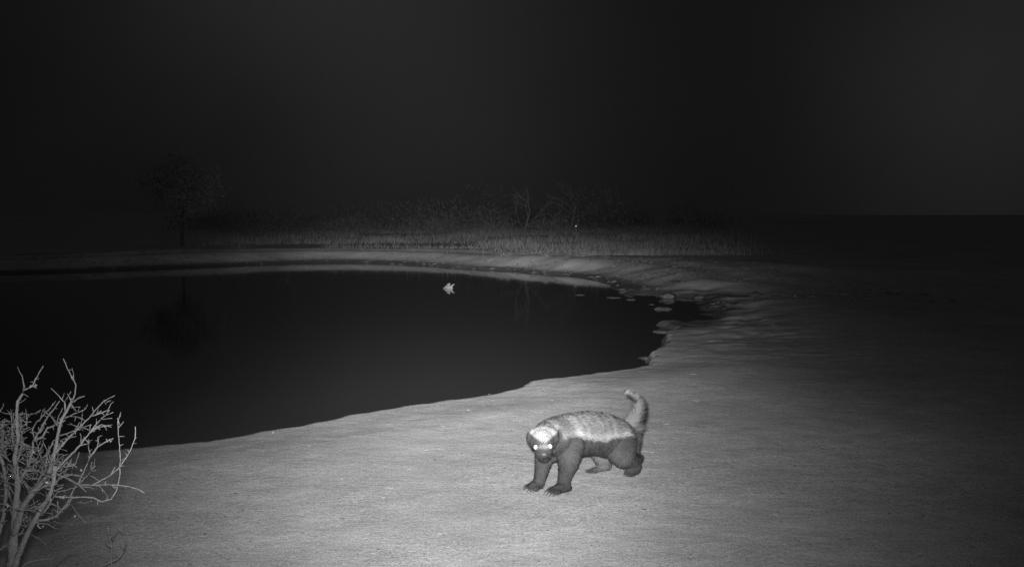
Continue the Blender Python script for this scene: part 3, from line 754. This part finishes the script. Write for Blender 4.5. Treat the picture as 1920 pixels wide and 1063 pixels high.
# trunk
chain([(1033, 818, 4.09, .066), (1052, 818, 4.16, .083), (1075, 815, 4.22, .087), (1100, 811, 4.29, .088), (1125, 813, 4.35, .088), (1148, 817, 4.41, .080), (1163, 820, 4.45, .062)])
chain([(1085, 819, 4.24, .068), (1120, 823, 4.33, .064), (1140, 828, 4.38, .066)])            # belly
# head: skull, cheeks, muzzle, jaw
chain([(1024, 818, 4.06, .054), (1018, 822, 4.00, .051), (1017, 827, 3.975, .047)])
chain([(1005, 820, 4.00, .037), (1030, 819, 4.00, .038)])
chain([(1007, 831, 3.985, .029), (1029, 830, 3.985, .029)])
chain([(1018, 833, 3.955, .040), (1019, 841, 3.93, .031), (1020, 847, 3.905, .024), (1020, 850, 3.895, .019)])
chain([(1020, 848, 3.96, .030), (1020, 855, 3.92, .016)])
# left fore leg (nearer the camera, right in the picture)
chain([(1066, 834, 4.13, .058), (1067, 850, 4.11, .047), (1066, 866, 4.11, .039), (1062, 882, 4.12, .030), (1058, 898, 4.115, .025), (1057, 908, 4.105, .024)])
chain([(1060, 914, 4.10, .024), (1052, 916, 4.085, .024), (1044, 917.5, 4.07, .019)])
LF = [(1033, 916, 4.085), (1031, 919, 4.065), (1035, 921.5, 4.045), (1041, 923.5, 4.035), (1048, 923.5, 4.035)]
for i, (a, b_, c) in enumerate(LF): chain([(1047, 917, 4.07, .014), (a, b_, c, .0075)])
# right fore leg (left in the picture)
chain([(1040, 838, 4.16, .05), (1022, 850, 4.14, .036), (1018, 868, 4.13, .030), (1015, 885, 4.135, .025), (1012, 898, 4.14, .023), (1010, 905, 4.135, .022)])
chain([(1010, 907, 4.135, .021), (1004, 909, 4.12, .020), (999, 910.5, 4.11, .017)])
RF = [(990, 909.5, 4.12), (991, 913.5, 4.10), (997, 916, 4.09), (1003, 916.5, 4.085), (1009, 916, 4.09)]
for i, (a, b_, c) in enumerate(RF): chain([(1001, 910, 4.11, .013), (a, b_, c, .0075)])
# left hind leg (nearer, right in the picture): thigh, knee in front, hock behind, shank, foot
chain([(1158, 830, 4.38, .070), (1163, 845, 4.35, .058), (1168, 856, 4.34, .045), (1182, 862, 4.37, .035), (1193, 861, 4.40, .024), (1199, 858, 4.41, .016)])
chain([(1192, 863, 4.40, .024), (1192, 874, 4.39, .023), (1189, 883, 4.37, .022), (1183, 885, 4.35, .019)])
LH = [(1173, 884, 4.34), (1173, 888, 4.33), (1177, 890.5, 4.325), (1182, 891, 4.325), (1188, 890, 4.335)]
for a, b_, c in LH: chain([(1184, 886, 4.35, .013), (a, b_, c, .0075)])
chain([(1160, 825, 4.45, .058), (1178, 836, 4.44, .040), (1184, 850, 4.42, .033)])            # rear of the haunch
# right hind leg (far, middle of the picture)
chain([(1128, 838, 4.44, .058), (1128, 852, 4.43, .040), (1131, 864, 4.44, .032), (1135, 873, 4.45, .026), (1132, 878, 4.44, .022), (1122, 881.5, 4.42, .018), (1115, 883, 4.41, .016)])
RH = [(1101, 882, 4.41), (1101, 885, 4.40), (1105, 887, 4.39), (1110, 888, 4.385), (1116, 888, 4.385)]
for a, b_, c in RH: chain([(1117, 883.5, 4.41, .012), (a, b_, c, .007)])
chain([(1172, 838, 4.44, .045), (1183, 830, 4.46, .036), (1185, 818, 4.47, .032)])
chain([(1176, 828, 4.46, .038), (1184, 814, 4.48, .030), (1190, 800, 4.49, .026)])
# tail
chain([(1158, 813, 4.45, .046), (1172, 807, 4.48, .038), (1186, 794, 4.49, .032), (1194, 778, 4.49, .026), (1199, 762, 4.48, .017), (1198, 751, 4.47, .011), (1193, 744, 4.46, .009), (1183, 739, 4.45, .007), (1175, 734, 4.44, .006)])

coat, t, b = mat_new('badger_coat')
at = N(t, 'ShaderNodeAttribute', attribute_name='coat')
tc_ = N(t, 'ShaderNodeTexCoord'); n1 = noise_n(t, tc_.outputs['Object'], 120, 3, .7)
gray(t, b, math_n(t, 'MULTIPLY', at.outputs['Fac'], mr(t, n1, .3, .7, .88, 1.12)))
b.inputs['Roughness'].default_value = .9; b.inputs['Specular IOR Level'].default_value = .15

foot = on_z(1100, 905, 0)
badger = empty('honey_badger', (foot.x, foot.y, gz(foot.x, foot.y)))
tag(badger, 'honey badger with pale mantle and raised tail walking towards the camera along the shore', 'honey badger')
bme = merged('body', parts, .0045, 5, None)
co = np.empty(len(bme.vertices) * 3, np.float32); bme.vertices.foreach_get('co', co); co = co.reshape(-1, 3).astype(float)
no = np.empty(len(bme.vertices) * 3, np.float32); bme.vertices.foreach_get('normal', no); no = no.reshape(-1, 3).astype(float)
# the coat's colours, laid out along the animal: its axis runs from the rump to the head
A0 = np.array(W(1158, 815, 4.44)); A1 = np.array(W(1033, 815, 4.09)); ax = (A1 - A0)[:2]; AL = np.linalg.norm(ax); ax /= AL
headc = np.array(W(1017, 822, 4.0)); headdir = np.array(W(1020, 850, 3.895)) - np.array(W(1020, 812, 4.03)); headdir /= np.linalg.norm(headdir)
eye_z = float(np.array(W(1018, 830, 3.94))[2])
LINE_S = np.array([-.6, -.15, -.02, .08, .2, .45, .62, .74, .80, .86, .95, 1.05, 1.3])
LINE_PX = [(1190, 812, 4.5), (1172, 812, 4.40), (1160, 817, 4.36), (1150, 820.5, 4.335), (1130, 824, 4.28), (1105, 827.5, 4.22), (1085, 827.5, 4.16), (1072, 823, 4.12), (1064, 819, 4.10), (1056, 822, 4.08), (1048, 822, 4.06), (1040, 826, 4.03), (1035, 830, 4.0)]
LINE_Z = np.array([W(*q).z for q in LINE_PX])
TAIL = [np.array(W(*q)) for q in ((1172, 806, 4.48), (1186, 793, 4.49), (1195, 777, 4.49), (1199, 762, 4.48), (1195, 745, 4.46))]
def coat_at(C, jit=None):
    s = ((C[:, :2] - A0[:2]) @ ax) / AL
    zl = np.interp(s, LINE_S, LINE_Z)
    wv = (vnoise(C[:, 0], C[:, 2], .03, 51) + vnoise(C[:, 1], C[:, 2], .014, 52)) * .012
    k = sst(-.005, .006, C[:, 2] - zl + wv)                                  # 1 on the mantle
    rim = np.exp(-((C[:, 2] - zl - .016) / .013) ** 2) * sst(-.05, .05, s) * (1 - sst(.7, .95, s) * .3)
    mott = 1 + .08 * vnoise(C[:, 0], C[:, 2], .05, 55) + .06 * vnoise(C[:, 1] * .4, C[:, 2], .02, 56)
    mantle = (.127 + .095 * rim) * mott
    dark = .044 * (1 + .5 * vnoise(C[:, 0], C[:, 2], .04, 57))
    val = dark * (1 - k) + mantle * k
    # light bands on the side of the neck
    val = val * (1 - .3 * np.exp(-((s - .93) / .07) ** 2) * k)
    val = val + .06 * np.exp(-((s - .80) / .04) ** 2) * k
    # the tail: pale above and in front, dark below and behind
    on_tail = sst(.03, .07, (C[:, 0] - A0[0])) 
    tail_line = np.interp(C[:, 2], [q[2] for q in TAIL], [q[0] for q in TAIL]) + .004
    tk = 1 - sst(-.012, .012, C[:, 0] - tail_line)
    tz = sst(TAIL[0][2] - .02, TAIL[0][2] + .03, C[:, 2])
    val = val * (1 - on_tail * tz) + on_tail * tz * (dark * (1 - tk) + .088 * mott * tk)
    # the far hind leg looks pale
    lg = W(1131, 872, 4.44); val = val + .062 * (1 - k) * (1 - sst(.055, .10, np.linalg.norm(C[:, :2] - np.array([lg.x - .02, lg.y]), axis=1))) * (1 - sst(.07, .12, C[:, 2]))
    tipd = sst(0, .012, W(1189, 743, 4.46).x - C[:, 0]) * sst(-.01, .01, C[:, 2] - W(1185, 752, 4.46).z) * on_tail
    val = val * (1 - .6 * tipd)
    # legs a little paler below
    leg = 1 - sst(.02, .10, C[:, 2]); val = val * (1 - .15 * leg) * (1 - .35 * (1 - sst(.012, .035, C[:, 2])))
    # the head: white crown above the eyes, dark face
    hd = 1 - sst(.0, .012, np.linalg.norm((C - headc) / np.array([1, 1.1, 1]), axis=1) - .082)
    fw = (C - headc) @ headdir
    crown = sst(-.004, .006, C[:, 2] - (eye_z - 1.0 * (np.abs(C[:, 0] - headc[0]) < 0)) - .50 * np.abs(C[:, 0] - headc[0] - .003) ** 1.0 - .0015)
    crown = crown * (1 - sst(.058, .068, np.abs(C[:, 0] - headc[0])))
    back = 1 - sst(.035, .06, C[:, 1] - headc[1])
    muz = np.exp(-(np.linalg.norm((C - np.array(W(1020, 846, 3.90))) / np.array([1, 2.5, 1]), axis=1) / .026) ** 2)
    hv = crown * .21 + (1 - crown) * (.044 + .025 * muz)
    val = np.where(hd > 0, val * (1 - hd * back) + hv * hd * back, val)
    return val
vattr(bme, 'coat', coat_at(co) * .85)
loc = badger.location.copy()
bvh = BVHTree.FromPolygons([Vector(c) for c in co], [tuple(p.vertices) for p in bme.polygons])
bme.transform(Matrix.Translation(-loc))
body = obj('body', bme, coat, badger)

# ---- fur
faces = np.array([tuple(p.vertices)[:3] for p in bme.polygons])
tri = co[faces]; area = np.linalg.norm(np.cross(tri[:, 1] - tri[:, 0], tri[:, 2] - tri[:, 0]), axis=1)
nf = 95000
fr = np.random.default_rng(7)
fi = fr.choice(len(faces), nf, p=area / area.sum())
w = fr.dirichlet((1, 1, 1), nf)
P = (co[faces[fi]] * w[..., None]).sum(1); Nn = (no[faces[fi]] * w[..., None]).sum(1); Nn /= np.linalg.norm(Nn, axis=1, keepdims=True) + 1e-9
back = np.array([-ax[0] * 1.0, -ax[1] * 1.0, -.45]); back /= np.linalg.norm(back)
flow = np.tile(back, (nf, 1))
onleg = 1 - sst(.08, .15, P[:, 2]); flow = flow * (1 - onleg[:, None]) + np.array([.1, .05, -1.0]) * onleg[:, None]
hd = 1 - sst(.06, .10, np.linalg.norm(P - headc, axis=1)); flow = flow * (1 - hd[:, None]) + (-headdir * .9 + np.array([0, 0, -.2])) * hd[:, None]
tl = sst(.05, .09, P[:, 0] - A0[0]) * sst(TAIL[0][2] - .02, TAIL[0][2] + .03, P[:, 2]); flow = flow * (1 - tl[:, None]) + np.array([.35, .1, .75]) * tl[:, None]
Dv = flow - (flow * Nn).sum(1, keepdims=True) * Nn; Dv /= np.linalg.norm(Dv, axis=1, keepdims=True) + 1e-9
lift = np.where(tl > .5, .9, .46)[:, None]
Dv = Dv + Nn * lift + fr.normal(0, .17, (nf, 3)); Dv /= np.linalg.norm(Dv, axis=1, keepdims=True)
Lf = .013 * (.6 + .8 * fr.random(nf))
Lf = Lf * (1 - .62 * hd) * (1 - .25 * onleg) * (1 + 1.5 * tl)
tipk = sst(TAIL[3][2], TAIL[4][2] + .01, P[:, 2]) * tl; Lf = Lf * (1 - .6 * tipk)
rearh = sst(-.02, .05, P[:, 0] - A0[0] - .02) * (1 - tl) * sst(.05, .12, P[:, 2]); Lf = Lf * (1 + .8 * rearh)
paw = 1 - sst(.012, .03, P[:, 2]); keep = (fr.random(nf) > paw * .75)
# none over the eyes or nose
face = []
def surf(px, py):
    o_ = Vector((0, 0, CAM_H)); d_ = ray(px, py).normalized()
    h = bvh.ray_cast(o_, d_); return h[0], h[1]
EYES = [surf(1005, 838), surf(1031, 836.5)]
NOSE = surf(1020, 851)
for h, _n in EYES: keep &= np.linalg.norm(P - np.array(h), axis=1) > .013
keep &= np.linalg.norm(P - np.array(NOSE[0]), axis=1) > .016
P, Dv, Lf = P[keep], Dv[keep], Lf[keep]
bend = np.zeros_like(P); bend[:, 2] = -Lf * .15
V, Fb = blades(P - np.array(loc), Dv, Lf, .0009 + .0010 * fr.random(len(P)), 9, bend=bend, face=Nn[keep])
fme = mesh_np('fur', V, Fb, False)
cv = coat_at(P) * fr.lognormal(0, .16, len(P)) * 1.05
vattr(fme, 'coat', np.repeat(cv, 5)[:len(fme.vertices)])
NS = Nn[keep] + fr.normal(0, .24, (len(P), 3)); NS /= np.linalg.norm(NS, axis=1, keepdims=True)
fme.polygons.foreach_set('use_smooth', np.ones(len(fme.polygons), bool))
fme.normals_split_custom_set_from_vertices(np.repeat(NS, 5, axis=0)[:len(fme.vertices)].tolist())
obj('fur', fme, coat, badger)

# ---- eyes, nose, ears, claws
eye_m, t, b = mat_new('eyeshine'); b.inputs['Base Color'].default_value = (.95, .95, .95, 1); b.inputs['Roughness'].default_value = .25  # flash light thrown back by the eyes, put into a white colour
nose_m, t, b = mat_new('nose_skin'); b.inputs['Base Color'].default_value = (.05, .05, .05, 1); b.inputs['Roughness'].default_value = .6
claw_m = simple_mat('claw_horn', .03, .06, 120, rough=.5)
for h, n_ in EYES:
    o = obj('eye', lump(None, (.0084, .0084, .0080), 1, rough=.02), eye_m, badger)
    o.location = h - loc - ray(1018, 837).normalized() * .002
no_, nn_ = NOSE
o = obj('nose', lump(None, (.012, .009, .008), 2, rough=.06), nose_m, badger); o.location = no_ - loc - Vector((0, .002, 0))
ear_m, t, b = mat_new('ear_skin'); b.inputs['Base Color'].default_value = (.05, .05, .05, 1); b.inputs['Roughness'].default_value = .8
for px, py, Y, sgn in ((1041, 826, 3.99, 1), (994, 824, 3.995, -1)):
    c = W(px, py, Y); mb = MB(); ring = []
    for k in range(13):
        a = 2 * math.pi * k / 12
        ring.append(Vector((math.cos(a) * .010 + sgn * .002 * math.sin(a), math.cos(a) * .012 * sgn, math.sin(a) * .015)))
    mb.add(tube(ring, [.0042] * 13, 7)); 
    vs = [Vector((0, .004, 0))] + ring[:12]; mb.add((vs, [(0, k + 1, (k + 1) % 12 + 1) for k in range(12)]))
    o = mb.build('ear', ear_m, badger); o.location = c - loc
for toes, ln in ((LF, .032), (RF, .026), (LH, .010), (RH, .011)):
    for (a, b_, c) in toes:
        p = W(a, b_, c); gzp = gz(p.x, p.y)
        d = Vector((-.74, -.55, 0)).normalized()
        tip = p + d * ln; tip.z = max(gzp + .002, p.z - .010)
        midp = p + d * ln * .5 + Vector((0, 0, .002))
        mb = MB(); mb.add(tube([p - loc, midp - loc, tip - loc], [.0042, .0034, .0010], 6)); mb.build('claw', claw_m, badger)

haze = bpy.data.meshes.new('haze'); bm = bmesh.new(); bmesh.ops.create_cube(bm, size=1); bm.to_mesh(haze); bm.free()
hm = bpy.data.materials.new('night_haze'); hm.use_nodes = True; t = hm.node_tree; t.nodes.clear()
pv = N(t, 'ShaderNodeVolumePrincipled'); pv.inputs['Color'].default_value = (.8, .8, .8, 1); pv.inputs['Density'].default_value = .000013
t.links.new(pv.outputs[0], N(t, 'ShaderNodeOutputMaterial').inputs['Volume'])
ho = obj('haze', haze, hm); ho.scale = (3400, 1480, 22); ho.location = (0, 690, 6); tag(ho, kind='stuff')
